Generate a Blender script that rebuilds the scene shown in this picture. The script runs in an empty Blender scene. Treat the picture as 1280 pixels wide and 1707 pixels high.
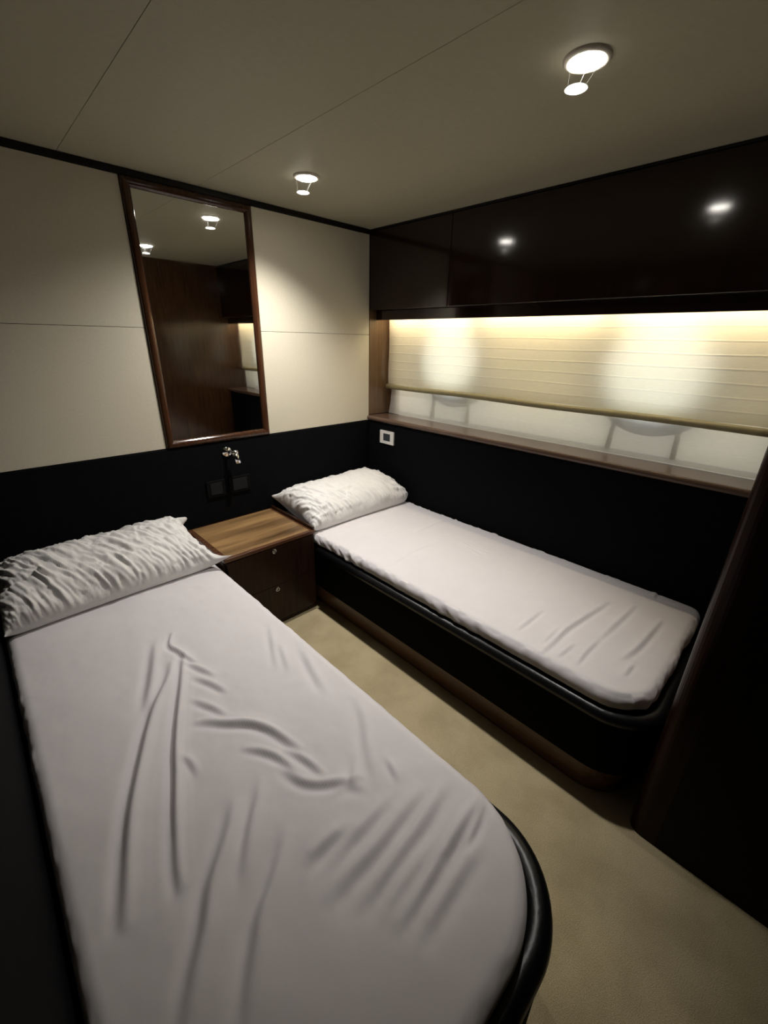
import bpy, bmesh, math, random
import numpy as np
from mathutils import Vector, Matrix
random.seed(7)
S = bpy.context.scene
COL = S.collection
PI = math.pi

# ------------------------------------------------------------------ camera
cam_data = bpy.data.cameras.new('camera')
cam_data.sensor_fit = 'HORIZONTAL'
cam_data.sensor_width = 36.0
cam_data.lens = 36.0 * 700.93 / 1280.0
cam_data.clip_start = 0.02
cam = bpy.data.objects.new('camera', cam_data)
COL.objects.link(cam)
_right = Vector((0.71900221, -0.6947424, 0.01920477))
_up = Vector((0.24986133, 0.28417383, 0.92564278))
_fwd = Vector((0.64854078, 0.66074067, -0.37791087))
_m = Matrix.Identity(4)
for _i in range(3):
    _m[_i][0] = _right[_i]; _m[_i][1] = _up[_i]; _m[_i][2] = -_fwd[_i]
_m[0][3], _m[1][3], _m[2][3] = -1.8691, -2.0628, 1.3757
cam.matrix_world = _m
S.camera = cam

# ------------------------------------------------------------------ world, exposure
w = bpy.data.worlds.new('world'); S.world = w; w.use_nodes = True
w.node_tree.nodes['Background'].inputs[0].default_value = (0.7, 0.8, 1.0, 1)
w.node_tree.nodes['Background'].inputs[1].default_value = 0.3
S.view_settings.view_transform = 'Standard'
S.view_settings.look = 'None'
S.view_settings.gamma = 1.0
S.view_settings.use_curve_mapping = False
S.view_settings.exposure = 0.0
LAMP_WATTS = (67.0, 54.0)  # the two ceiling downlights
LAMP_CONE = (math.radians(126), math.radians(88))
LAMP_BLEND = 1.0
STRIP_EMIT = 32.0          # warm tubes above the blind
PANE_EMIT = 2.2            # daylight in the portholes
WINDOW_EMIT = 0.75         # frosted window round the portholes
LAMP_COLOUR = (1.0, 0.962, 0.915)
LAMP_AIM = ((-0.16, 0.16), (-0.10, 0.22))   # sideways lean of the two beams: towards the window, towards the head wall

# ------------------------------------------------------------------ materials
def nodes(name):
    m = bpy.data.materials.new(name); m.use_nodes = True
    nt = m.node_tree; b = nt.nodes['Principled BSDF']
    return m, nt, b

def link(nt, a, b): nt.links.new(a, b)

def noise_rgb(nt, scale, c0, c1, stretch=(1, 1, 1), detail=4, lo=0.3, hi=0.7, rough=0.5):
    tc = nt.nodes.new('ShaderNodeTexCoord'); mp = nt.nodes.new('ShaderNodeMapping')
    mp.inputs['Scale'].default_value = stretch
    link(nt, tc.outputs['Object'], mp.inputs['Vector'])
    n = nt.nodes.new('ShaderNodeTexNoise'); n.inputs['Scale'].default_value = scale
    n.inputs['Detail'].default_value = detail; n.inputs['Roughness'].default_value = rough
    link(nt, mp.outputs[0], n.inputs['Vector'])
    r = nt.nodes.new('ShaderNodeValToRGB')
    r.color_ramp.elements[0].position = lo; r.color_ramp.elements[1].position = hi
    r.color_ramp.elements[0].color = (*c0, 1); r.color_ramp.elements[1].color = (*c1, 1)
    link(nt, n.outputs['Fac'], r.inputs[0])
    return n, r, mp

def add_bump(nt, b, src, strength, dist=0.002):
    bp = nt.nodes.new('ShaderNodeBump'); bp.inputs['Strength'].default_value = strength
    bp.inputs['Distance'].default_value = dist
    link(nt, src, bp.inputs['Height']); link(nt, bp.outputs[0], b.inputs['Normal'])

def wood(name, dark, light, axis, rough=0.12, scale=6, coat=0.0, spec=0.5, stretch=14):
    m, nt, b = nodes(name)
    st = [stretch] * 3; st[axis] = 0.7
    n, r, mp = noise_rgb(nt, scale, dark, light, st, 6, 0.3, 0.75, 0.6)
    link(nt, r.outputs[0], b.inputs['Base Color'])
    b.inputs['Roughness'].default_value = rough
    b.inputs['Specular IOR Level'].default_value = spec
    b.inputs['Coat Weight'].default_value = coat
    b.inputs['Coat Roughness'].default_value = 0.06
    add_bump(nt, b, n.outputs['Fac'], 0.04, 0.001)
    return m

def plain(name, c, rough=0.5, metal=0.0, noise=0.06, scale=40, bump=0.0, spec=0.5, sheen=0.0, bscale=None):
    m, nt, b = nodes(name)
    c0 = tuple(max(0, v * (1 - noise)) for v in c); c1 = tuple(min(1, v * (1 + noise)) for v in c)
    n, r, mp = noise_rgb(nt, scale, c0, c1)
    link(nt, r.outputs[0], b.inputs['Base Color'])
    b.inputs['Roughness'].default_value = rough; b.inputs['Metallic'].default_value = metal
    b.inputs['Specular IOR Level'].default_value = spec
    b.inputs['Sheen Weight'].default_value = sheen
    if bump:
        n2, r2, _ = noise_rgb(nt, bscale or scale * 4, (0, 0, 0), (1, 1, 1), detail=3)
        add_bump(nt, b, n2.outputs['Fac'], bump)
    return m

def emit(name, c, s):
    m, nt, b = nodes(name)
    b.inputs['Base Color'].default_value = (*c, 1)
    b.inputs['Emission Color'].default_value = (*c, 1)
    b.inputs['Emission Strength'].default_value = s
    return m

def cloth_through(name, c, trans, clear, rough=0.9, thread=0.0):
    """fabric that lets light through: diffuse + translucent (+ a little see-through weave)"""
    m, nt, b = nodes(name)
    out = nt.nodes['Material Output']
    n, r, mp = noise_rgb(nt, 30, tuple(v * 0.93 for v in c), c, (1, 1.2, 14))
    link(nt, r.outputs[0], b.inputs['Base Color'])
    b.inputs['Roughness'].default_value = rough
    b.inputs['Specular IOR Level'].default_value = 0.2
    t = nt.nodes.new('ShaderNodeBsdfTranslucent'); link(nt, r.outputs[0], t.inputs['Color'])
    mx = nt.nodes.new('ShaderNodeMixShader'); mx.inputs[0].default_value = trans
    link(nt, b.outputs[0], mx.inputs[1]); link(nt, t.outputs[0], mx.inputs[2])
    last = mx
    if clear > 0:
        tr = nt.nodes.new('ShaderNodeBsdfTransparent')
        m2 = nt.nodes.new('ShaderNodeMixShader'); m2.inputs[0].default_value = clear
        link(nt, mx.outputs[0], m2.inputs[1]); link(nt, tr.outputs[0], m2.inputs[2]); last = m2
    link(nt, last.outputs[0], out.inputs['Surface'])
    return m

M = {}
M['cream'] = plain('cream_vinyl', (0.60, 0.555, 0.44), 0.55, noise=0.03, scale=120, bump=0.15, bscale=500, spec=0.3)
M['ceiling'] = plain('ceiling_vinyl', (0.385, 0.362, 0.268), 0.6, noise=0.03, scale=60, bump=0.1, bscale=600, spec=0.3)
M['leather'] = plain('black_leather', (0.003, 0.0032, 0.004), 0.36, noise=0.2, scale=30, bump=0.4, bscale=60, spec=0.4)
M['padding'] = plain('black_padded_cloth', (0.0035, 0.0037, 0.0045), 0.85, noise=0.2, scale=30, bump=0.3, bscale=500, spec=0.06)
M['carpet'] = None
m, nt, b = nodes('beige_carpet')
n, r, mp = noise_rgb(nt, 420, (0.37, 0.30, 0.178), (0.57, 0.48, 0.30), detail=3)
n2, r2, _ = noise_rgb(nt, 7, (0.84, 0.83, 0.80), (1, 1, 1), detail=5, lo=0.35, hi=0.6)
mul = nt.nodes.new('ShaderNodeMixRGB'); mul.blend_type = 'MULTIPLY'; mul.inputs[0].default_value = 1
link(nt, r.outputs[0], mul.inputs[1]); link(nt, r2.outputs[0], mul.inputs[2])
link(nt, mul.outputs[0], b.inputs['Base Color'])
b.inputs['Roughness'].default_value = 1.0; b.inputs['Specular IOR Level'].default_value = 0.1
add_bump(nt, b, n.outputs['Fac'], 0.6, 0.004)
M['carpet'] = m
M['wood_x'] = wood('mahogany_across', (0.012, 0.0050, 0.0028), (0.040, 0.0155, 0.0075), 0)
M['wood_y'] = wood('mahogany_along', (0.012, 0.0050, 0.0028), (0.040, 0.0155, 0.0075), 1)
M['wood_z'] = wood('mahogany_upright', (0.012, 0.0050, 0.0028), (0.040, 0.0155, 0.0075), 2)
M['wood_door'] = wood('dark_mahogany_veneer', (0.009, 0.0048, 0.0036), (0.024, 0.0115, 0.0075), 2, 0.10)
M['wood_black'] = wood('nearly_black_wood', (0.004, 0.0028, 0.0025), (0.007, 0.0045, 0.004), 0, 0.35, spec=0.3)
M['wood_top'] = wood('worn_varnished_top', (0.075, 0.040, 0.017), (0.42, 0.255, 0.11), 0, 0.28, 2.2, stretch=7)
M['wood_edge'] = wood('mahogany_edging', (0.06, 0.024, 0.012), (0.115, 0.05, 0.024), 0, 0.22)
M['wood_sill'] = wood('sill_varnish', (0.095, 0.056, 0.040), (0.155, 0.098, 0.072), 1, 0.22)
M['wood_pale'] = wood('pale_pinkish_casing', (0.40, 0.24, 0.16), (0.52, 0.33, 0.22), 2, 0.4)
M['wood_frame'] = wood('mirror_frame_mahogany', (0.026, 0.0105, 0.005), (0.085, 0.034, 0.015), 2, 0.14)
M['wood_plinth'] = wood('plinth_wood', (0.075, 0.036, 0.018), (0.17, 0.085, 0.042), 1, 0.3)
M['wood_recess'] = wood('golden_brown_veneer', (0.095, 0.052, 0.024), (0.17, 0.10, 0.048), 2, 0.25)
M['wood_dark_matt'] = wood('dark_matt_wood', (0.004, 0.0025, 0.002), (0.009, 0.005, 0.0038), 2, 0.55, spec=0.12)
M['wood_post'] = wood('dark_red_post', (0.010, 0.0033, 0.0020), (0.026, 0.008, 0.0045), 2, 0.3, spec=0.12)
M['wood_drawer'] = wood('drawer_front_mahogany', (0.012, 0.0052, 0.003), (0.034, 0.0145, 0.0075), 2, 0.32, spec=0.22)
M['wood_panel'] = wood('red_brown_panel', (0.030, 0.013, 0.0062), (0.085, 0.040, 0.018), 2, 0.16)
M['chrome'] = plain('chrome', (0.75, 0.75, 0.76), 0.08, 1.0, noise=0.02)
M['steel'] = plain('brushed_steel', (0.5, 0.5, 0.5), 0.25, 1.0, noise=0.05)
M['white_plastic'] = plain('white_plastic', (0.80, 0.77, 0.72), 0.35, noise=0.02)
M['grey_plastic'] = plain('dark_grey_plastic', (0.045, 0.05, 0.06), 0.35, noise=0.05)
M['soft_black'] = plain('black_plastic', (0.003, 0.003, 0.0035), 0.8, spec=0.1, noise=0.05)
M['sheet'] = plain('white_cotton_sheet', (0.645, 0.615, 0.625), 0.85, noise=0.015, scale=15, bump=0.06, bscale=900, spec=0.15, sheen=0.15)
M['pillow'] = plain('white_pillowcase', (0.72, 0.70, 0.68), 0.9, noise=0.02, scale=20, bump=0.22, bscale=95, spec=0.15, sheen=0.1)
M['blind'] = cloth_through('cream_blind_fabric', (0.87, 0.815, 0.645), 0.36, 0.0)
M['hem'] = plain('olive_hem', (0.36, 0.32, 0.18), 0.3, noise=0.06)
M['sheer'] = cloth_through('white_sheer', (0.93, 0.915, 0.85), 0.44, 0.12)
M['socket_grey'] = plain('socket_grey', (0.0075, 0.0078, 0.009), 0.55, spec=0.25, noise=0.05)
M['gasket'] = plain('seam_gasket', (0.24, 0.22, 0.18), 0.8)
M['lamp_trim'] = plain('white_lamp_trim', (0.62, 0.58, 0.5), 0.35, noise=0.02)
M['clear_pin'] = cloth_through('clear_acrylic', (0.9, 0.9, 0.9), 0.2, 0.94)
M['pane'] = emit('daylit_frosted_pane', (0.86, 0.92, 1.0), PANE_EMIT)
M['bulb'] = emit('lamp_glow', (1.0, 0.95, 0.86), 60.0)
M['tube'] = emit('warm_tube', (1.0, 0.83, 0.56), STRIP_EMIT)
M['hull'] = emit('daylit_frosted_window', (0.95, 0.92, 0.80), WINDOW_EMIT)
# thin drop glass of the downlights
m, nt, b = nodes('drop_glass')
b.inputs['Base Color'].default_value = (0.95, 0.95, 0.95, 1); b.inputs['Roughness'].default_value = 0.3
tl = nt.nodes.new('ShaderNodeBsdfTranslucent'); tl.inputs[0].default_value = (0.95, 0.95, 0.95, 1)
tr = nt.nodes.new('ShaderNodeBsdfTransparent')
m1 = nt.nodes.new('ShaderNodeMixShader'); m1.inputs[0].default_value = 0.6
m2 = nt.nodes.new('ShaderNodeMixShader'); m2.inputs[0].default_value = 0.7
link(nt, b.outputs[0], m1.inputs[1]); link(nt, tl.outputs[0], m1.inputs[2])
link(nt, m1.outputs[0], m2.inputs[1]); link(nt, tr.outputs[0], m2.inputs[2])
link(nt, m2.outputs[0], nt.nodes['Material Output'].inputs['Surface'])
M['drop_glass'] = m
# mirror with faint dust
m, nt, b = nodes('mirror_glass')
n, r, mp = noise_rgb(nt, 9, (0.015, 0.015, 0.015), (0.07, 0.07, 0.07), detail=6, lo=0.45, hi=0.8)
b.inputs['Base Color'].default_value = (0.80, 0.80, 0.79, 1); b.inputs['Metallic'].default_value = 1.0
link(nt, r.outputs[0], b.inputs['Roughness'])
M['mirror'] = m

# ------------------------------------------------------------------ mesh helpers
def obj(name, bm, mat, parent=None, smooth=False, label=None):
    me = bpy.data.meshes.new(name)
    bmesh.ops.recalc_face_normals(bm, faces=bm.faces[:])
    bm.to_mesh(me); bm.free()
    if smooth:
        for p in me.polygons: p.use_smooth = True
    me.materials.append(mat if not isinstance(mat, str) else M[mat])
    o = bpy.data.objects.new(name, me); COL.objects.link(o)
    if parent: o.parent = parent
    if label: o['label'] = label
    return o

def obj_np(name, verts, faces, mat, parent=None):
    me = bpy.data.meshes.new(name)
    me.from_pydata([tuple(v) for v in verts], [], [tuple(f) for f in faces])
    me.update()
    me.polygons.foreach_set('use_smooth', [True] * len(me.polygons))
    me.materials.append(M[mat])
    o = bpy.data.objects.new(name, me); COL.objects.link(o)
    if parent: o.parent = parent
    return o

def thing(name, label, cat, loc=(0, 0, 0), group=None):
    o = bpy.data.objects.new(name, None); COL.objects.link(o)
    o.empty_display_size = 0.05
    o['label'] = label; o['category'] = cat
    if group: o['group'] = group
    return o

def tag(o, label, cat, group=None):
    o['label'] = label; o['category'] = cat
    if group: o['group'] = group
    return o

def structure(o, label=None):
    o['kind'] = 'structure'
    if label: o['label'] = label
    return o

def box(x0, x1, y0, y1, z0, z1, bev=0.0, seg=2, bm=None):
    """bevelled box added to a bmesh"""
    b = bmesh.new()
    r = bmesh.ops.create_cube(b, size=1.0)
    for v in b.verts:
        v.co = Vector(((x0 + x1) / 2 + v.co.x * (x1 - x0), (y0 + y1) / 2 + v.co.y * (y1 - y0), (z0 + z1) / 2 + v.co.z * (z1 - z0)))
    if bev:
        bmesh.ops.bevel(b, geom=b.edges[:], offset=bev, segments=seg, affect='EDGES', profile=0.5)
    if bm is None: return b
    me = bpy.data.meshes.new('t'); b.to_mesh(me); b.free(); bm.from_mesh(me); bpy.data.meshes.remove(me)
    return bm

def prism(pts, z0, z1, bev=0.0):
    b = bmesh.new()
    lo = [b.verts.new((x, y, z0)) for x, y in pts]; hi = [b.verts.new((x, y, z1)) for x, y in pts]
    n = len(pts)
    b.faces.new(lo[::-1]); top = b.faces.new(hi)
    for i in range(n): b.faces.new((lo[i], lo[(i + 1) % n], hi[(i + 1) % n], hi[i]))
    if bev:
        bmesh.ops.bevel(b, geom=list(top.edges), offset=bev, segments=3, affect='EDGES', profile=0.5)
    return b

def tube(path, r, seg=12, cap=True, bm=None):
    b = bm or bmesh.new()
    P = [Vector(p) for p in path]; rings = []
    up = Vector((0, 0, 1))
    for i, p in enumerate(P):
        t = (P[min(i + 1, len(P) - 1)] - P[max(i - 1, 0)]).normalized()
        a = t.cross(up)
        if a.length < 1e-4: a = t.cross(Vector((1, 0, 0)))
        a.normalize(); c = a.cross(t).normalized()
        rings.append([b.verts.new(p + r * (math.cos(q) * a + math.sin(q) * c)) for q in [2 * PI * k / seg for k in range(seg)]])
    for i in range(len(rings) - 1):
        for k in range(seg):
            b.faces.new((rings[i][k], rings[i][(k + 1) % seg], rings[i + 1][(k + 1) % seg], rings[i + 1][k]))
    if cap:
        b.faces.new(rings[0]); b.faces.new(rings[-1][::-1])
    return b

def lathe(profile, origin, axis, seg=32, bm=None):
    """profile: list of (radius, height) turned about axis through origin"""
    b = bm or bmesh.new()
    ax = Vector(axis).normalized()
    u = ax.cross(Vector((0, 0, 1)))
    if u.length < 1e-4: u = Vector((1, 0, 0))
    u.normalize(); v = ax.cross(u); O = Vector(origin); rings = []
    for r, h in profile:
        if r < 1e-6: rings.append([b.verts.new(O + ax * h)])
        else: rings.append([b.verts.new(O + ax * h + r * (math.cos(q) * u + math.sin(q) * v)) for q in [2 * PI * k / seg for k in range(seg)]])
    for A, B in zip(rings, rings[1:]):
        for k in range(seg):
            k2 = (k + 1) % seg
            if len(A) == 1 and len(B) == 1: continue
            if len(A) == 1: b.faces.new((A[0], B[k2], B[k]))
            elif len(B) == 1: b.faces.new((A[k], A[k2], B[0]))
            else: b.faces.new((A[k], A[k2], B[k2], B[k]))
    return b

def ring_profile(R, r, n=10):
    return [(R + r * math.cos(2 * PI * k / n), r * math.sin(2 * PI * k / n)) for k in range(n + 1)]

def arc(cx, cy, r, a0, a1, n=14):
    return [(cx + r * math.cos(a0 + (a1 - a0) * k / n), cy + r * math.sin(a0 + (a1 - a0) * k / n)) for k in range(n + 1)]

# ---- value noise (numpy) for cloth
_rng = np.random.RandomState(3)
_G = _rng.rand(256, 256)
def vnoise(x, y):
    xi = np.floor(x).astype(int); yi = np.floor(y).astype(int)
    fx = x - xi; fy = y - yi
    fx = fx * fx * fx * (fx * (fx * 6 - 15) + 10); fy = fy * fy * fy * (fy * (fy * 6 - 15) + 10)
    g = lambda a, c: _G[a % 256, c % 256]
    return (g(xi, yi) * (1 - fx) + g(xi + 1, yi) * fx) * (1 - fy) + (g(xi, yi + 1) * (1 - fx) + g(xi + 1, yi + 1) * fx) * fy - 0.5
def fbm(x, y, o=3):
    s = 0; a = 1
    for k in range(o): s = s + a * vnoise(x * 2 ** k + 17 * k, y * 2 ** k + 31 * k); a *= 0.5
    return s

def crease_field(X, Y, creases, towards, k=1.2):
    """height of the creases: each is a furrow with a raised lip on the side that faces `towards`"""
    H = np.zeros_like(X)
    for pts, h, wd in creases:
        h *= 0.00125; wd *= 0.001 * k
        P = np.array(pts, float)
        # smooth the polyline
        for _ in range(2):
            if len(P) > 2:
                Q = [P[0]]
                for a, c in zip(P[:-1], P[1:]): Q += [0.75 * a + 0.25 * c, 0.25 * a + 0.75 * c]
                Q.append(P[-1]); P = np.array(Q)
        seg = np.linalg.norm(np.diff(P, axis=0), axis=1); cum = np.concatenate([[0], np.cumsum(seg)]); tot = cum[-1]
        best = np.full(X.shape, 1e9); sd = np.zeros_like(X); tt = np.zeros_like(X); over = np.zeros_like(X)
        for i in range(len(P) - 1):
            a = P[i]; d = (P[i + 1] - a); L = seg[i]
            if L < 1e-6: continue
            d = d / L
            s = (X - a[0]) * d[0] + (Y - a[1]) * d[1]
            sc = np.clip(s, 0, L)
            dx = X - (a[0] + sc * d[0]); dy = Y - (a[1] + sc * d[1])
            dist = np.hypot(dx, dy)
            nrm = np.array([-d[1], d[0]])
            if nrm @ np.array(towards) < 0: nrm = -nrm
            side = dx * nrm[0] + dy * nrm[1]
            m_ = dist < best
            best = np.where(m_, dist, best); sd = np.where(m_, side, sd); tt = np.where(m_, (cum[i] + sc) / tot, tt)
            over = np.where(m_, np.abs(s - sc), over)
        env = np.clip(np.sin(PI * np.clip(tt * 0.92 + 0.04, 0, 1)), 0, 1) ** 0.6
        u = sd / wd
        prof = 1.65 * u * np.exp(-0.5 * u * u) + 0.35 * np.exp(-0.5 * ((u - 1.6) / 2.2) ** 2)
        H += h * env * prof * np.exp(-0.5 * (over / wd) ** 2) * np.exp(-(np.clip(best / wd - 4, 0, None)))
    return H

def mattress(name, x0, x1, y0, y1, zb, zt, corner, R, e, creases, towards, side_amp, step=0.0055, seed=0, k=1.2, uneven=0.0022):
    """fitted sheet pulled over a mattress. corner[(sx,sy)] = 0 square .. 1 fully rounded by R"""
    drop = (zt - zb); arcl = e * PI / 2; ext = arcl + (drop - e) + 0.02
    cx, cy = (x0 + x1) / 2, (y0 + y1) / 2; hx, hy = (x1 - x0) / 2, (y1 - y0) / 2
    ux = np.linspace(-(hx - e + ext), hx - e + ext, int(2 * (hx + ext) / step)); uy = np.linspace(-(hy - e + ext), hy - e + ext, int(2 * (hy + ext) / step))
    U, V = np.meshgrid(ux, uy, indexing='ij')
    qx = np.clip(U, -(hx - R), hx - R); qy = np.clip(V, -(hy - R), hy - R)
    dx = U - qx; dy = V - qy
    mx = np.maximum(np.abs(dx), np.abs(dy)); eu = np.hypot(dx, dy) + 1e-9
    kk = np.zeros_like(U)
    for (sx, sy), v in corner.items(): kk = np.where((np.sign(U) == sx) & (np.sign(V) == sy), v, kk)
    # rounded corner: map the square of the corner to a disc; square corner: p-norm with a high power
    p = 2 + (1 - kk) * 9
    pn = (np.abs(dx) ** p + np.abs(dy) ** p) ** (1 / p) + 1e-9
    f = mx / pn
    rr = mx                                     # unfolded distance from the core
    dirx = dx * f / (mx + 1e-9); diry = dy * f / (mx + 1e-9)
    flat = R - e
    over = np.clip(rr - flat, 0, None)
    th = np.clip(over / e, 0, PI / 2)
    plan = np.where(over > 0, flat + e * np.sin(th), rr)
    down = np.where(over > 0, e * (1 - np.cos(th)) + np.clip(over - arcl, 0, None), 0)
    tuck = np.clip(down - (drop - 0.012), 0, None)
    plan = plan - tuck * 1.3
    X = cx + qx + dirx * plan; Y = cy + qy + diry * plan
    Z = zt - np.minimum(down, drop)
    H = crease_field(X, Y, creases, towards, k)
    top = np.exp(-(down / (0.5 * e)) ** 2)
    H = H * (0.25 + 0.75 * top)
    H += uneven * fbm(X * 7 + seed, Y * 7 + seed) * top + 0.0007 * fbm(X * 38 + seed, Y * 30, 2) * top
    Z += H
    # crumples on the sides
    s_along = np.where(np.abs(dx) >= np.abs(dy), Y, X)
    side = np.clip(down / 0.03, 0, 1)
    amp = side_amp(X, Y)
    n1 = fbm(s_along * 26 + down * 22 + seed, down * 9 + 3.0, 3)
    off = amp * side * (n1 - 0.15) * np.clip(0.55 + 1.6 * fbm(s_along * 3.1 + seed, down * 0 + 7.7, 2), 0.1, 1.3)
    off += -0.010 * np.clip((down - drop * 0.72) / drop, 0, 1)
    ln = np.hypot(dirx, diry) + 1e-9
    X += np.where(side > 0, dirx / ln * off, 0); Y += np.where(side > 0, diry / ln * off, 0)
    Z += np.where((down > 0.2 * e) & (down < drop * 0.9), amp * 0.8 * fbm(s_along * 30 + seed, down * 20, 2) * np.clip(1 - down / drop, 0, 1), 0)
    Z = np.maximum(Z, zb)
    nx, ny = U.shape
    verts = np.stack([X.ravel(), Y.ravel(), Z.ravel()], 1)
    idx = np.arange(nx * ny).reshape(nx, ny)
    f4 = np.stack([idx[:-1, :-1].ravel(), idx[1:, :-1].ravel(), idx[1:, 1:].ravel(), idx[:-1, 1:].ravel()], 1)
    # underside
    ring = list(idx[:, 0]) + list(idx[-1, 1:]) + list(idx[-2::-1, -1]) + list(idx[0, -2:0:-1])
    faces = [tuple(int(i) for i in q) for q in f4] + [tuple(int(i) for i in ring[::-1])]
    o = obj_np(name, verts, faces, 'sheet')
    return o

def pillow(name, length, width, thick, seed, ears, loc, rot, lean=0.0, fold_dir=1.0):
    """pillow in its own frame: x = long axis, y = short axis; ears = how far each corner (sx,sy) is pulled out"""
    n, m_ = 190, 90
    u = np.linspace(-1, 1, n); v = np.sin(PI / 2 * np.linspace(-1, 1, m_)); u = np.sign(u) * (1 - (1 - np.abs(u)) ** 1.35)
    U, V = np.meshgrid(u, v, indexing='ij')
    prof = (1 - np.abs(U) ** 8.0) ** 0.5 * (1 - np.abs(V) ** 2.8) ** 0.5
    # plan: edges drawn in between the corners
    px = U * length / 2 * (1 - 0.055 * (1 - V ** 2) * np.abs(U) ** 3)
    py = V * width / 2 * (1 - 0.05 * (1 - U ** 2) * np.abs(V) ** 3)
    lift = np.zeros_like(U)
    for (sx, sy), a in ears.items():
        g = np.clip(sx * U, 0, 1) ** 16 * np.clip(sy * V, 0, 1) ** 10
        px = px + sx * a[0] * g; py = py + sy * a[1] * g; lift = lift + a[2] * g
    s = seed * 11.3
    # crumples: streaks that cross the pillow slightly aslant
    A = U * length / 2; B = V * width / 2
    sl = A + fold_dir * 0.45 * B
    st = fbm(sl * 46 + s, B * 9 + s + fbm(A * 9 + s, B * 9) * 1.6, 3)
    st2 = fbm(sl * 70 + s + 4, B * 17 + s, 2)
    edge = np.clip(1.35 - np.abs(U), 0, 1)
    crum = 0.0205 * (np.abs(st + 0.05) - 0.22) + 0.0095 * st2 + 0.014 * fbm(A * 5 + s, B * 5 + s, 2)
    # gathers along the short ends
    gat = np.clip((np.abs(U) - 0.55) / 0.45, 0, 1) * 0.020 * fbm(B * 48 + s, A * 9, 2)
    zt = thick * 0.64 * prof
    def grad(Q): return np.gradient(Q, axis=0), np.gradient(Q, axis=1)
    (ax_, bx_), (ay_, by_), (az_, bz_) = grad(px), grad(py), grad(zt)
    nx_ = ay_ * bz_ - az_ * by_; ny_ = az_ * bx_ - ax_ * bz_; nz_ = ax_ * by_ - ay_ * bx_
    nl = np.sqrt(nx_ ** 2 + ny_ ** 2 + nz_ ** 2) + 1e-12
    dsp = (crum + gat) * np.clip(prof * 2.2, 0, 1)
    pxt = px + nx_ / nl * dsp; pyt = py + ny_ / nl * dsp; zt = zt + nz_ / nl * dsp
    zb = -thick * 0.40 * np.minimum(prof * 1.25, 1.0) ** 0.9
    zt = zt + 0.0015
    a_ = rot[0]
    zb = np.maximum(zb, (0.4385 - loc[2] - py * math.sin(a_)) / math.cos(a_))
    zt = np.maximum(zt, zb + 0.001) + lift; zb = zb + lift
    top = np.stack([pxt, pyt, zt], -1).reshape(-1, 3); bot = np.stack([px, py, zb], -1).reshape(-1, 3)
    idx = np.arange(n * m_).reshape(n, m_); N = n * m_
    f = np.stack([idx[:-1, :-1].ravel(), idx[1:, :-1].ravel(), idx[1:, 1:].ravel(), idx[:-1, 1:].ravel()], 1)
    fb = f[:, ::-1] + N
    ring = list(idx[:, 0]) + list(idx[-1, 1:]) + list(idx[-2::-1, -1]) + list(idx[0, -2:0:-1])
    fr = [(ring[i], ring[i] + N, ring[(i + 1) % len(ring)] + N, ring[(i + 1) % len(ring)]) for i in range(len(ring))]
    faces = [tuple(int(i) for i in q) for q in f] + [tuple(int(i) for i in q) for q in fb] + [tuple(int(i) for i in q) for q in fr]
    o = obj_np(name, np.concatenate([top, bot]), faces, 'pillow')
    o.location = loc; o.rotation_euler = rot
    return o
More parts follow.
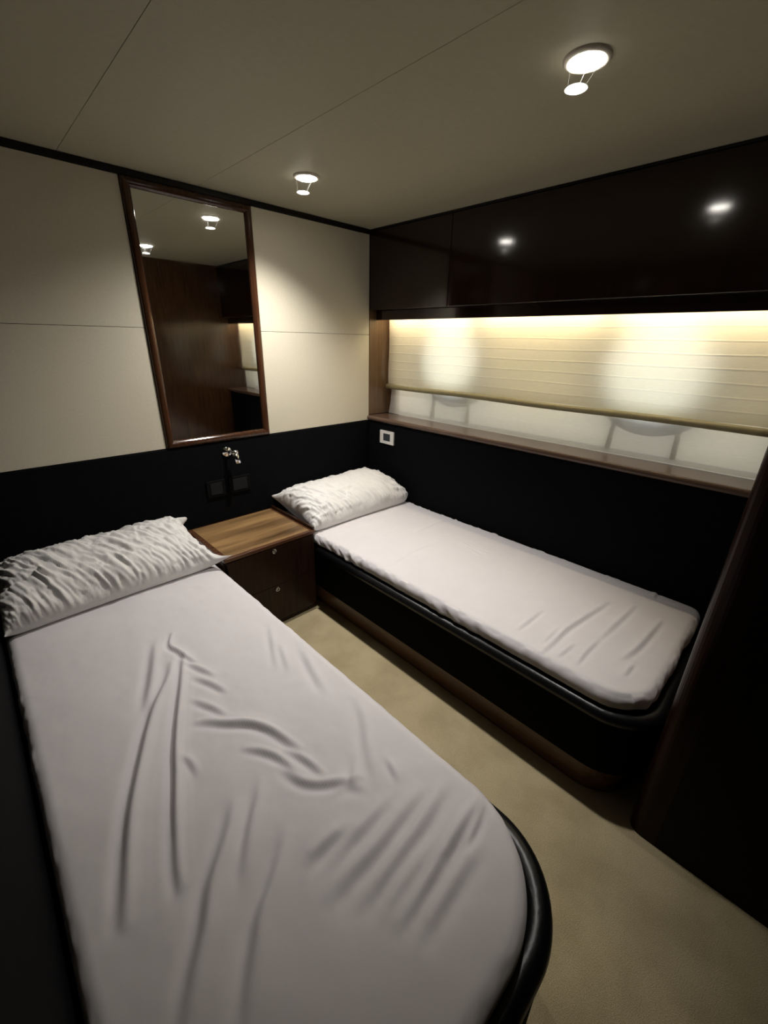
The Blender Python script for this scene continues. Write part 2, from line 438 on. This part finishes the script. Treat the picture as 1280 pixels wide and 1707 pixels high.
WRINKLES_LEFT = [
    ([(-1.579, -0.864), (-1.625, -0.976), (-1.678, -1.092), (-1.717, -1.186), (-1.739, -1.255), (-1.768, -1.332), (-1.804, -1.438), (-1.813, -1.482)], 9, 7),
    ([(-1.624, -0.877), (-1.648, -0.933), (-1.696, -0.992), (-1.741, -1.064), (-1.777, -1.137), (-1.81, -1.206), (-1.841, -1.278), (-1.867, -1.349), (-1.892, -1.432), (-1.904, -1.467)], 9, 9),
    ([(-1.627, -0.743), (-1.663, -0.841), (-1.715, -0.968), (-1.735, -1.02)], 5, 10),
    ([(-1.567, -0.727), (-1.598, -0.79), (-1.581, -0.832), (-1.575, -0.872), (-1.562, -0.92)], 5, 5),
    ([(-1.582, -0.916), (-1.56, -0.967), (-1.543, -1.013)], 4, 6),
    ([(-1.589, -0.99), (-1.567, -1.031), (-1.545, -1.094)], 4, 6),
    ([(-1.625, -1.07), (-1.602, -1.114), (-1.581, -1.172)], 4, 6),
    ([(-1.643, -1.151), (-1.625, -1.165), (-1.588, -1.209), (-1.548, -1.242), (-1.519, -1.294), (-1.506, -1.345), (-1.494, -1.393)], 7, 7),
    ([(-1.591, -1.307), (-1.558, -1.347), (-1.538, -1.392), (-1.532, -1.435)], 4.5, 6),
    ([(-1.519, -1.377), (-1.499, -1.428), (-1.49, -1.487)], 4.5, 6),
    ([(-1.551, -1.413), (-1.543, -1.46), (-1.522, -1.496), (-1.48, -1.528), (-1.434, -1.559)], 5, 7),
    ([(-1.71, -1.226), (-1.702, -1.255), (-1.704, -1.286)], 4, 6),
    ([(-1.679, -1.412), (-1.704, -1.448), (-1.749, -1.493), (-1.775, -1.519), (-1.802, -1.567), (-1.828, -1.598), (-1.854, -1.635), (-1.875, -1.664)], 7, 10),
    ([(-1.612, -1.407), (-1.643, -1.445), (-1.683, -1.492), (-1.723, -1.548)], 5, 9),
    ([(-1.629, -1.539), (-1.681, -1.588), (-1.726, -1.618), (-1.752, -1.65), (-1.785, -1.692), (-1.807, -1.721)], 6, 10),
    ([(-1.53, -1.616), (-1.568, -1.615), (-1.611, -1.619)], 5, 9),
    ([(-1.422, -1.64), (-1.478, -1.646), (-1.525, -1.646), (-1.573, -1.651)], 4.5, 10),
    ([(-1.353, -1.677), (-1.444, -1.688), (-1.513, -1.695), (-1.558, -1.691), (-1.608, -1.696)], 6, 11),
    ([(-1.312, -1.71), (-1.39, -1.725), (-1.465, -1.731), (-1.535, -1.738), (-1.572, -1.742)], 6, 10),
    ([(-1.276, -1.779), (-1.351, -1.785), (-1.413, -1.794), (-1.472, -1.801), (-1.547, -1.808)], 7, 9),
    ([(-1.275, -1.792), (-1.326, -1.805), (-1.366, -1.81)], 5, 6),
    ([(-1.367, -1.833), (-1.412, -1.834), (-1.47, -1.839), (-1.527, -1.842)], 4, 10),
    ([(-1.424, -1.765), (-1.485, -1.768), (-1.551, -1.775)], 4, 11),
    ([(-1.296, -1.374), (-1.32, -1.434), (-1.366, -1.495), (-1.415, -1.583)], 3, 10),
    ([(-1.419, -1.516), (-1.465, -1.559)], 3, 7),
    ([(-1.356, -1.567), (-1.371, -1.612)], 3, 6),
    ([(-1.288, -1.095), (-1.325, -1.222), (-1.338, -1.29)], 3, 9),
    ([(-1.327, -1.024), (-1.366, -1.137)], 2.5, 8),
    ([(-1.304, -0.917), (-1.387, -1.107)], 2.5, 8),
    ([(-1.494, -1.546), (-1.464, -1.552), (-1.444, -1.581)], 3, 8),
]
WRINKLES_RIGHT = [
    ([(-0.495, -1.533), (-0.59, -1.53), (-0.662, -1.529)], 3.5, 8),
    ([(-0.247, -1.684), (-0.412, -1.664), (-0.537, -1.645), (-0.637, -1.648), (-0.715, -1.644)], 5, 9),
    ([(-0.546, -1.622), (-0.663, -1.624)], 3, 6),
    ([(-0.519, -1.748), (-0.608, -1.743), (-0.682, -1.746)], 3.5, 7),
    ([(-0.194, -1.766), (-0.369, -1.757), (-0.505, -1.748)], 3, 9),
    ([(-0.224, -1.866), (-0.369, -1.861), (-0.466, -1.854), (-0.547, -1.838)], 4.5, 9),
    ([(-0.553, -1.87), (-0.62, -1.867)], 3.5, 6),
    ([(-0.595, -1.699), (-0.648, -1.694), (-0.692, -1.688)], 3, 6),
    ([(-0.012, -1.795), (-0.072, -1.8)], 4, 6),
    ([(-0.233, -0.979), (-0.25, -1.052), (-0.24, -1.121)], 3, 7),
    ([(-0.261, -1.017), (-0.282, -1.109)], 2, 6),
    ([(-0.627, -0.435), (-0.474, -0.454), (-0.278, -0.492)], 2, 9),
    ([(-0.625, -0.628), (-0.462, -0.632), (-0.261, -0.708)], 1.6, 9),
    ([(-0.684, -0.901), (-0.495, -0.875), (-0.281, -0.89)], 1.6, 9),
    ([(-0.34, -0.506), (-0.16, -0.572), (-0.008, -0.581)], 1.6, 9),
    ([(-0.488, -0.42), (-0.259, -0.423), (-0.131, -0.447)], 1.6, 9),
    ([(-0.343, -0.738), (-0.136, -0.732), (0.011, -0.746)], 1.6, 9),
]
# ------------------------------------------------------------------ the setting
CZ = 1.95           # ceiling
fl = structure(obj('floor', box(-2.1, 0.30, -3.3, 0.10, -0.06, 0.0), 'carpet'), 'beige carpet with faint darker patches between the two beds')
ce = bpy.data.objects.new('ceiling', None); COL.objects.link(ce)
structure(ce, 'cream vinyl ceiling in long panels with narrow seams')
XS = [-2.02, -1.438, -0.963, 0.06]
for a, c in zip(XS, XS[1:]):
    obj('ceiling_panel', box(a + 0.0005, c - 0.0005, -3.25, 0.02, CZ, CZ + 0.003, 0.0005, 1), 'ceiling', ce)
obj('backing_board', box(-2.1, 0.3, -3.3, 0.1, CZ + 0.0032, CZ + 0.05), 'gasket', ce)

wf = bpy.data.objects.new('wall_front', None); COL.objects.link(wf)
structure(wf, 'head wall with cream panels above a black padded headboard')
obj('backing_board', box(-2.1, 0.3, 0.016, 0.10, 0, 2.0), 'wood_black', wf)
MX0, MX1 = -1.257, -0.729
for a, c in ((-1.985, MX0 - 0.002), (MX1 + 0.002, -0.003)):
    obj('wall_panel', box(a, c, 0.0, 0.015, 0.893, 1.4043, 0.0015, 2), 'cream', wf)
    obj('wall_panel', box(a, c, 0.0, 0.015, 1.4058, 1.925, 0.0015, 2), 'cream', wf)
obj('headboard_padding', box(-1.985, -0.001, -0.004, 0.015, 0.0, 0.890, 0.004, 3), 'padding', wf)
obj('top_trim', box(-1.985, -0.002, -0.003, 0.015, 1.927, 1.9495, 0.002, 2), 'wood_black', wf)

wr = bpy.data.objects.new('wall_right', None); COL.objects.link(wr)
structure(wr, 'window wall with black padding below a deep wooden recess')
obj('wall_padding', box(0.0, 0.05, -1.998, -0.001, 0.0, 0.893, 0.004, 3), 'padding', wr)
obj('frosted_window', box(0.262, 0.30, -1.998, 0.0, 0.926, 1.541), 'hull', wr)
obj('recess_end', box(0.0, 0.262, 0.0005, 0.0155, 0.925, 1.541, 0.001, 1), 'wood_recess', wr)
obj('casing', box(0.196, 0.206, -0.075, 0.0, 0.926, 1.541, 0.001, 1), 'wood_pale', wr)
sb = bmesh.new()
prof = [(0.26, 0.893), (0.26, 0.921), (0.0, 0.923)] + [(-0.004 + 0.0145 * math.cos(t), 0.9085 + 0.0145 * math.sin(t)) for t in [PI / 2 + PI * k / 10 for k in range(11)]] + [(0.0, 0.893)]
A = [sb.verts.new((x, -0.002, z)) for x, z in prof]; B = [sb.verts.new((x, -1.998, z)) for x, z in prof]
for i in range(len(prof)):
    j = (i + 1) % len(prof); sb.faces.new((A[i], A[j], B[j], B[i]))
sb.faces.new(A); sb.faces.new(B[::-1])
obj('window_sill', sb, 'wood_sill', wr, label='varnished wooden window sill with a rounded front edge')

# partition at the foot of the right-hand bed, with the rounded post that ends it
wp = bpy.data.objects.new('wall_partition', None); COL.objects.link(wp)
structure(wp, 'dark wooden partition at the foot of the right-hand bed')
obj('partition_board', box(-0.69, 0.30, -2.04, -2.0, 0.0, CZ - 0.001), 'wood_panel', wp)
pts = arc(-0.690, -2.040, 0.040, PI / 2, PI, 8) + [(-0.730, -2.075), (-0.69, -2.075)]
obj('corner_post', prism(pts, 0.0, CZ - 0.001), 'wood_post', wp, smooth=False, label='rounded red-brown corner post')
obj('passage_board', box(-0.730, -0.69, -3.25, -2.0752, 0.0, CZ - 0.001), 'wood_dark_matt', wp)
wl = bpy.data.objects.new('wall_left', None); COL.objects.link(wl)
structure(wl, 'left wall with black padding beside the near bed')
obj('backing_board', box(-2.1, -2.0, -3.25, 0.016, 0.0, CZ), 'wood_door', wl)
obj('wall_padding', box(-1.9995, -1.985, -3.2, -0.005, 0.0, 0.890, 0.004, 3), 'padding', wl)
structure(obj('wall_back', box(-2.1, 0.3, -3.30, -3.25, 0.0, CZ), 'wood_door'), 'dark wooden wall behind the camera')

# portholes behind the blind
for k, y in enumerate((-0.505, -1.545)):
    r = bpy.data.objects.new('window_%d' % (k + 1), None); COL.objects.link(r)
    structure(r, ['round porthole behind the blind, nearer the head wall', 'round porthole behind the blind, nearer the partition'][k])
    zc = 1.285
    obj('pane', lathe([(0, 0), (0.192, 0.0), (0.192, -0.006), (0, -0.006)], (0.208, y, zc), (-1, 0, 0), 48), 'pane', r)
    obj('porthole_frame', lathe([(0.190, -0.045), (0.190, 0.006), (0.200, 0.012), (0.250, 0.012), (0.272, 0.002), (0.272, -0.045)], (0.213, y, zc), (-1, 0, 0), 48), 'steel', r, smooth=True)
    for dy in (-0.125, 0.125):
        bm = tube([(0.198, y + dy, zc - 0.20), (0.196, y + dy * 1.02, zc - 0.265), (0.192, y + dy * 1.04, zc - 0.345)], 0.011, 10)
        lathe([(0, -0.012), (0.016, -0.01), (0.016, 0.01), (0, 0.012)], (0.196, y + dy, zc - 0.21), (-1, 0, 0), 16, bm)
        obj('clamp', bm, 'steel', r, smooth=True)

# ------------------------------------------------------------------ overhead locker along the window wall
t = thing('overhead_cabinet', 'long glossy dark wooden overhead locker above the window blind', 'cabinet')
obj('body', box(0.021, 0.30, -1.998, -0.001, 1.541, CZ - 0.002), 'wood_black', t)
for a, c in ((-0.5805, -0.002), (-1.997, -0.5835)):
    obj('door', box(0.0, 0.020, a, c, 1.541, CZ - 0.012, 0.0015, 2), 'wood_door', t)
obj('cornice', box(-0.001, 0.020, -1.997, -0.002, CZ - 0.010, CZ - 0.001), 'wood_black', t)
obj('valance', box(0.050, 0.066, -1.997, -0.006, 1.488, 1.5405, 0.001, 1), 'wood_door', t)

for i, (a, c) in enumerate(((-0.66, -0.04), (-1.31, -0.70), (-1.97, -1.35))):
    lab = ['warm tube lamp hidden under the locker, nearest the head wall', 'warm tube lamp hidden under the locker, middle of the blind', 'warm tube lamp hidden under the locker, beside the partition'][i]
    t = thing('tube_lamp', lab, 'lamp', group='tube lamps above the blind')
    obj('holder', box(0.070, 0.088, a - 0.01, c + 0.01, 1.506, 1.5405, 0.001, 1), 'white_plastic', t)
    obj('tube', tube([(0.079, a, 1.4985), (0.079, c, 1.4985)], 0.0065, 10), 'tube', t, smooth=True)

# roman blind: one cloth with stitched tucks, hem bar below
t = thing('roman_blind', 'cream roman blind with narrow stitched tucks drawn down over the window', 'blind')
bl = bmesh.new()
zs = []; tucks = [1.494 - 0.048 * k for k in range(9)]
ZT, ZB = 1.538, 1.115
prof = []
z = ZT; tk = [q for q in tucks if q > ZB + 0.01]
prof.append((0.140, ZT))
for q in tk:
    prof += [(0.140, q + 0.006), (0.1400, q + 0.0045), (0.1400, q + 0.0032), (0.1386, q + 0.0012), (0.1386, q - 0.0006), (0.1400, q - 0.0028), (0.1400, q - 0.0042), (0.140, q - 0.006)]
prof.append((0.140, ZB))
ys = np.linspace(-1.975, -0.030, 60)
grid = []
for i, y in enumerate(ys):
    row = []
    for (x, zz) in prof:
        sag = 0.0018 * math.sin(y * 9 + zz * 20) + 0.0015 * math.sin(y * 23 + 1.3)
        row.append(bl.verts.new((x + sag, y, zz + 0.0012 * math.sin(y * 11 + zz * 31))))
    grid.append(row)
for i in range(len(grid) - 1):
    for j in range(len(prof) - 1):
        bl.faces.new((grid[i][j], grid[i + 1][j], grid[i + 1][j + 1], grid[i][j + 1]))
bo = obj('fabric', bl, 'blind', t, smooth=True)
hb = tube([(0.138 + 0.002 * math.sin(y * 9), y, 1.100 + 0.002 * math.sin(y * 7)) for y in np.linspace(-1.980, -0.024, 30)], 0.0150, 14)
obj('hem_bar', hb, 'hem', t, smooth=True, label='olive rounded hem bar')
obj('head_rail', box(0.128, 0.152, -1.975, -0.03, 1.5385, 1.5408), 'white_plastic', t)

# white sheer below / behind the blind
sh = bmesh.new(); rows = []
for i, y in enumerate(np.linspace(-1.99, -0.045, 80)):
    row = []
    for j, f in enumerate(np.linspace(0, 1, 14)):
        zz = 0.9235 + f * 0.225
        yy = y
        if y > -0.3: yy = y + (0.035 * (1 - f) if i == 79 else 0)
        row.append(sh.verts.new((0.172 + 0.004 * f + 0.0018 * math.sin(y * 14 + f * 3) - (0.004 if f > 0.42 else 0.0), yy, zz)))
    rows.append(row)
for i in range(79):
    for j in range(13): sh.faces.new((rows[i][j], rows[i + 1][j], rows[i + 1][j + 1], rows[i][j + 1]))
tag(obj('sheer_curtain', sh, 'sheer', smooth=True), 'white sheer cloth showing below the blind above the sill', 'curtain')

# ------------------------------------------------------------------ mirror
t = thing('mirror', 'tall mirror in a glossy mahogany frame on the head wall above the nightstand', 'mirror')
fw = 0.034
z0, z1 = 0.891, 1.926
def frame_bar(p0, p1, inward):
    """half-round moulding from p0 to p1 with mitred ends; inward = direction to the glass"""
    P0 = Vector(p0); P1 = Vector(p1); d = (P1 - P0).normalized(); n = Vector(inward)
    b = bmesh.new(); A = []; Bv = []
    pr = [(0, 0.0), (0, -0.010)] + [(fw / 2 - fw / 2 * math.cos(a), -0.010 - 0.014 * math.sin(a)) for a in [PI * k / 10 for k in range(1, 10)]] + [(fw, -0.010), (fw, 0.0)]
    for (q, dep) in pr:
        A.append(b.verts.new(P0 + n * q + d * q + Vector((0, dep, 0))))
        Bv.append(b.verts.new(P1 + n * q - d * q + Vector((0, dep, 0))))
    for i in range(len(pr)):
        j = (i + 1) % len(pr); b.faces.new((A[i], A[j], Bv[j], Bv[i]))
    b.faces.new(A); b.faces.new(Bv[::-1])
    return b
obj('frame_bar', frame_bar((MX0, 0.010, z0), (MX1, 0.010, z0), (0, 0, 1)), 'wood_frame', t)
obj('frame_bar', frame_bar((MX0, 0.010, z1), (MX1, 0.010, z1), (0, 0, -1)), 'wood_frame', t)
obj('frame_bar', frame_bar((MX0, 0.010, z0), (MX0, 0.010, z1), (1, 0, 0)), 'wood_frame', t)
obj('frame_bar', frame_bar((MX1, 0.010, z0), (MX1, 0.010, z1), (-1, 0, 0)), 'wood_frame', t)
obj('mirror_glass', box(MX0 + fw - 0.003, MX1 - fw + 0.003, 0.002, 0.008, z0 + fw - 0.003, z1 - fw + 0.003), 'mirror', t)

# ------------------------------------------------------------------ ceiling downlights
def downlight(x, y, aim, watts, cone, label):
    t = thing('downlight', label, 'ceiling light', group='ceiling downlights')
    zc = CZ
    obj('housing', lathe([(0.050, 0.0), (0.049, -0.004), (0.046, -0.007), (0.042, -0.008), (0.039, -0.006), (0.0, -0.005)], (x, y, zc), (0, 0, 1), 40), 'lamp_trim', t, smooth=True)
    obj('bulb', lathe([(0.0, -0.0115), (0.020, -0.011), (0.034, -0.009), (0.0375, -0.0065), (0.0, -0.0055)], (x, y, zc), (0, 0, 1), 32), 'bulb', t, smooth=True)
    obj('drop_glass', lathe([(0, -0.0535), (0.022, -0.0535), (0.024, -0.0525), (0.022, -0.0510), (0, -0.0510)], (x - 0.012, y + 0.010, zc), (0, 0, 1), 32), 'drop_glass', t, smooth=True)
    for a in (0.5, 2.6, 4.7):
        c, s = math.cos(a), math.sin(a)
        obj('pin', tube([(x + 0.038 * c, y + 0.038 * s, zc - 0.008), (x - 0.012 + 0.021 * c, y + 0.010 + 0.021 * s, zc - 0.0515)], 0.0005, 6), 'clear_pin', t)
    L = bpy.data.lights.new('downlight_beam', 'SPOT')
    L.energy = watts; L.color = LAMP_COLOUR; L.spot_size = cone; L.spot_blend = LAMP_BLEND; L.shadow_soft_size = 0.025
    lo = bpy.data.objects.new('downlight_beam', L); COL.objects.link(lo); lo.parent = t
    lo.location = (x, y, zc - 0.057)
    lo.rotation_euler = Vector((aim[0], aim[1], -1)).to_track_quat('-Z', 'Y').to_euler()
downlight(-0.720, -0.432, LAMP_AIM[0], LAMP_WATTS[0], LAMP_CONE[0], 'lit round downlight in the ceiling, nearer the mirror')
downlight(-0.716, -1.488, LAMP_AIM[1], LAMP_WATTS[1], LAMP_CONE[1], 'lit round downlight in the ceiling, farther from the mirror')

# ------------------------------------------------------------------ beds
def bed(name, label, outline, rail_path, rail_z, rail_r, deck_in):
    t = thing(name, label, 'bed')
    inset = [(p[0], p[1]) for p in outline]
    obj('side_panel', prism(outline, 0.135, rail_z + 0.004), 'padding', t)
    obj('rail', tube([(x, y, rail_z) for x, y in rail_path], rail_r, 14), 'leather', t, smooth=True, label='rounded black leather rail')
    obj('plinth', prism(deck_in, 0.0, 0.1345), 'wood_plinth', t, label='recessed red-brown wooden plinth')
    return t
RZ = 0.348
# right-hand bed, along the window wall
R1 = 0.15
out = [(-0.003, -0.006), (-0.743, -0.006)] + [(-0.743, -1.985 + R1)] + arc(-0.743 + R1, -1.985 + R1, R1, PI, 1.5 * PI, 12)[1:] + [(-0.003, -1.985)]
rp = [(-0.730, -0.426), (-0.730, -0.8), (-0.730, -1.2), (-0.730, -1.6), (-0.730, -1.973 + 0.14)] + arc(-0.730 + 0.14, -1.973 + 0.14, 0.14, PI, 1.5 * PI, 12)[1:] + [(-0.40, -1.973), (-0.02, -1.973)]
dk = [(-0.01, -0.006), (-0.705, -0.006), (-0.705, -1.82)] + arc(-0.705 + 0.13, -1.82, 0.13, PI, 1.5 * PI, 10)[1:] + [(-0.01, -1.95)]
bed('bed', 'right-hand bed with black padded sides along the window wall', out, rp, RZ, 0.024, dk)
# left-hand bed, along the left wall
R2 = 0.195
xo, yo = -1.212, -1.998
out = [(-1.984, -0.006), (-1.984, yo)] + [(xo - R2, yo)] + arc(xo - R2, yo + R2, R2, -PI / 2, 0, 18)[1:] + [(xo, -0.428), (-1.258, -0.428), (-1.258, -0.006)]
rp = [(-1.236, -0.430), (-1.236, -0.8), (-1.236, -1.2), (-1.236, yo + 0.025 + 0.17)] + arc(-1.236 - 0.17, yo + 0.025 + 0.17, 0.17, 0, -PI / 2, 18)[1:] + [(-1.75, yo + 0.025), (-1.98, yo + 0.025)]
dk = [(-1.98, -0.01), (-1.98, -1.93), (-1.50, -1.93)] + arc(-1.50, -1.93 + 0.22, 0.22, -PI / 2, 0, 14)[1:] + [(-1.28, -0.01)]
bed('bed', 'left-hand bed with black padded sides in the foreground along the left wall', out, rp, RZ, 0.030, dk)

ZB = RZ + 0.0255
amp_r = lambda X, Y: np.where(Y > -1.05, 0.017, 0.010)
mr = mattress('mattress', -0.737, -0.006, -1.958, -0.008, ZB, 0.434, {(-1, -1): 1.0, (1, -1): 0.45, (-1, 1): 0, (1, 1): 0}, 0.14, 0.030, WRINKLES_RIGHT, (-1.0, 0.2), amp_r, seed=5, k=0.85)
tag(mr, 'mattress in a white fitted sheet on the right-hand bed below the window', 'mattress')
ml = mattress('mattress', -1.976, -1.238, -1.968, -0.008, RZ + 0.0315, 0.434, {(-1, -1): 0.1, (1, -1): 1.0, (-1, 1): 0, (1, 1): 0}, 0.225, 0.030, WRINKLES_LEFT, (1.0, 0.35), lambda X, Y: np.full_like(X, 0.006), seed=40, uneven=0.0034)
tag(ml, 'mattress in a creased white fitted sheet on the left-hand bed', 'mattress')

p1 = pillow('pillow', 0.722, 0.395, 0.168, 1, {(-1, 1): (0.022, 0.01, 0.008), (1, -1): (-0.014, -0.016, 0.022), (1, 1): (-0.012, -0.02, 0.0)}, (-0.374, -0.208, 0.4955), (math.radians(10), 0, math.radians(-1)))
tag(p1, 'crumpled white pillow at the head of the right-hand bed', 'pillow', 'pillows at the heads of the beds')
p2 = pillow('pillow', 0.712, 0.395, 0.160, 2, {(1, 1): (0.078, 0.024, 0.008), (1, -1): (0.056, 0.044, 0.042), (-1, -1): (0.0, 0.01, 0.0)}, (-1.619, -0.208, 0.4935), (math.radians(9.5), 0, math.radians(1)))
tag(p2, 'crumpled white pillow with pointed corners at the head of the left-hand bed', 'pillow', 'pillows at the heads of the beds')

# ------------------------------------------------------------------ nightstand
t = thing('nightstand', 'mahogany nightstand with two drawers between the beds', 'nightstand')
nx0, nx1, ny0, ny1 = -1.234, -0.7505, -0.405, -0.006
obj('carcass', box(nx0, nx1, ny0, ny1, 0.0, 0.452, 0.001, 1), 'wood_drawer', t)
obj('top', box(nx0, nx1, -0.424, ny1, 0.4525, 0.4725, 0.004, 3), 'wood_edge', t)
obj('top_inlay', box(nx0 + 0.022, nx1 - 0.026, -0.408, ny1 - 0.012, 0.466, 0.4736, 0.0006, 1), 'wood_top', t, label='worn honey-brown varnished top')
obj('fiddle_rail', box(nx1 - 0.014, nx1, -0.420, ny1, 0.4727, 0.488, 0.003, 2), 'wood_x', t, label='raised dark rail along the right edge')
for z0_, z1_, zk in ((0.245, 0.448, 0.436), (0.040, 0.2425, 0.222)):
    d = obj('drawer', box(nx0 + 0.012, nx1 - 0.012, -0.423, ny0 - 0.0005, z0_, z1_, 0.0015, 2), 'wood_drawer', t)
    zk = min(zk, z1_ - 0.016)
    kx = -0.990
    bm = lathe(ring_profile(0.0092, 0.0028), (kx, -0.4265, zk), (0, -1, 0), 28)
    lathe([(0.0, 0.0), (0.008, 0.0), (0.008, 0.002), (0, 0.0015)], (kx, -0.4235, zk), (0, -1, 0), 20, bm)
    obj('knob', bm, 'chrome', d, smooth=True, label='small chrome ring pull')

# ------------------------------------------------------------------ small fittings
t = thing('reading_lamp', 'small chrome swivel reading lamp on the black headboard below the mirror', 'lamp')
O = Vector((-0.980, -0.004, 0.836))
obj('base', lathe([(0, 0.0), (0.0265, 0.0), (0.0265, 0.004), (0.022, 0.009), (0.012, 0.010), (0.010, 0.014), (0, 0.015)], O, (0, -1, 0), 32), 'chrome', t, smooth=True)
J = O + Vector((0.020, -0.050, 0.002))
obj('arm', tube([O + Vector((0, -0.012, 0)), O + Vector((0.004, -0.030, 0.004)), J], 0.0075, 12), 'chrome', t, smooth=True)
obj('joint', lathe([(0, -0.016), (0.009, -0.0155), (0.0115, -0.012), (0.0115, 0.012), (0.009, 0.0155), (0, 0.016)], J, (1, -0.2, 0.1), 20), 'chrome', t, smooth=True)
ax = Vector((0.10, -0.28, -1)).normalized()
obj('head', lathe([(0, 0.0), (0.010, 0.001), (0.0145, 0.008), (0.0145, 0.050), (0.0125, 0.051), (0.0125, 0.044), (0, 0.044)], J + ax * 0.006, ax, 24), 'chrome', t, smooth=True)

def plate(name, label, cat, face, frame_mat, insert_mat, group=None, n=1):
    t = thing(name, label, cat, group=group)
    return t
for i, (xa, xb, za, zb) in enumerate(((-1.108, -1.012, 0.612, 0.700), (-0.990, -0.874, 0.612, 0.700))):
    t = thing('wall_socket', ['black wall socket plate on the headboard, left one above the nightstand', 'black wall socket plate on the headboard, right one above the nightstand'][i], 'socket', group='black socket plates on the headboard')
    obj('plate', box(xa, xb, -0.013, -0.0045, za, zb, 0.003, 3), 'soft_black', t)
    obj('insert', box(xa + 0.018, xb - 0.018, -0.0155, -0.0132, za + 0.014, zb - 0.012, 0.001, 2), 'socket_grey', t, label='dark grey socket insert')
t = thing('light_switch', 'white framed light switch on the black wall under the sill', 'switch')
fr = bmesh.new()
ya, yb, za, zb = -0.237, -0.117, 0.764, 0.846
yi, yj, zi, zj = -0.208, -0.146, 0.782, 0.829
for q in ((ya, yb, za, zi), (ya, yb, zj, zb), (ya, yi, zi, zj), (yj, yb, zi, zj)):
    box(-0.010, -0.0005, q[0], q[1], q[2], q[3], 0.0, 1, fr)
bmesh.ops.remove_doubles(fr, verts=fr.verts[:], dist=1e-5)
obj('frame', fr, 'white_plastic', t)
obj('rocker', box(-0.0085, -0.001, yi + 0.0005, yj - 0.0005, zi + 0.0005, zj - 0.0005, 0.0015, 2), 'grey_plastic', t, label='dark grey rocker')
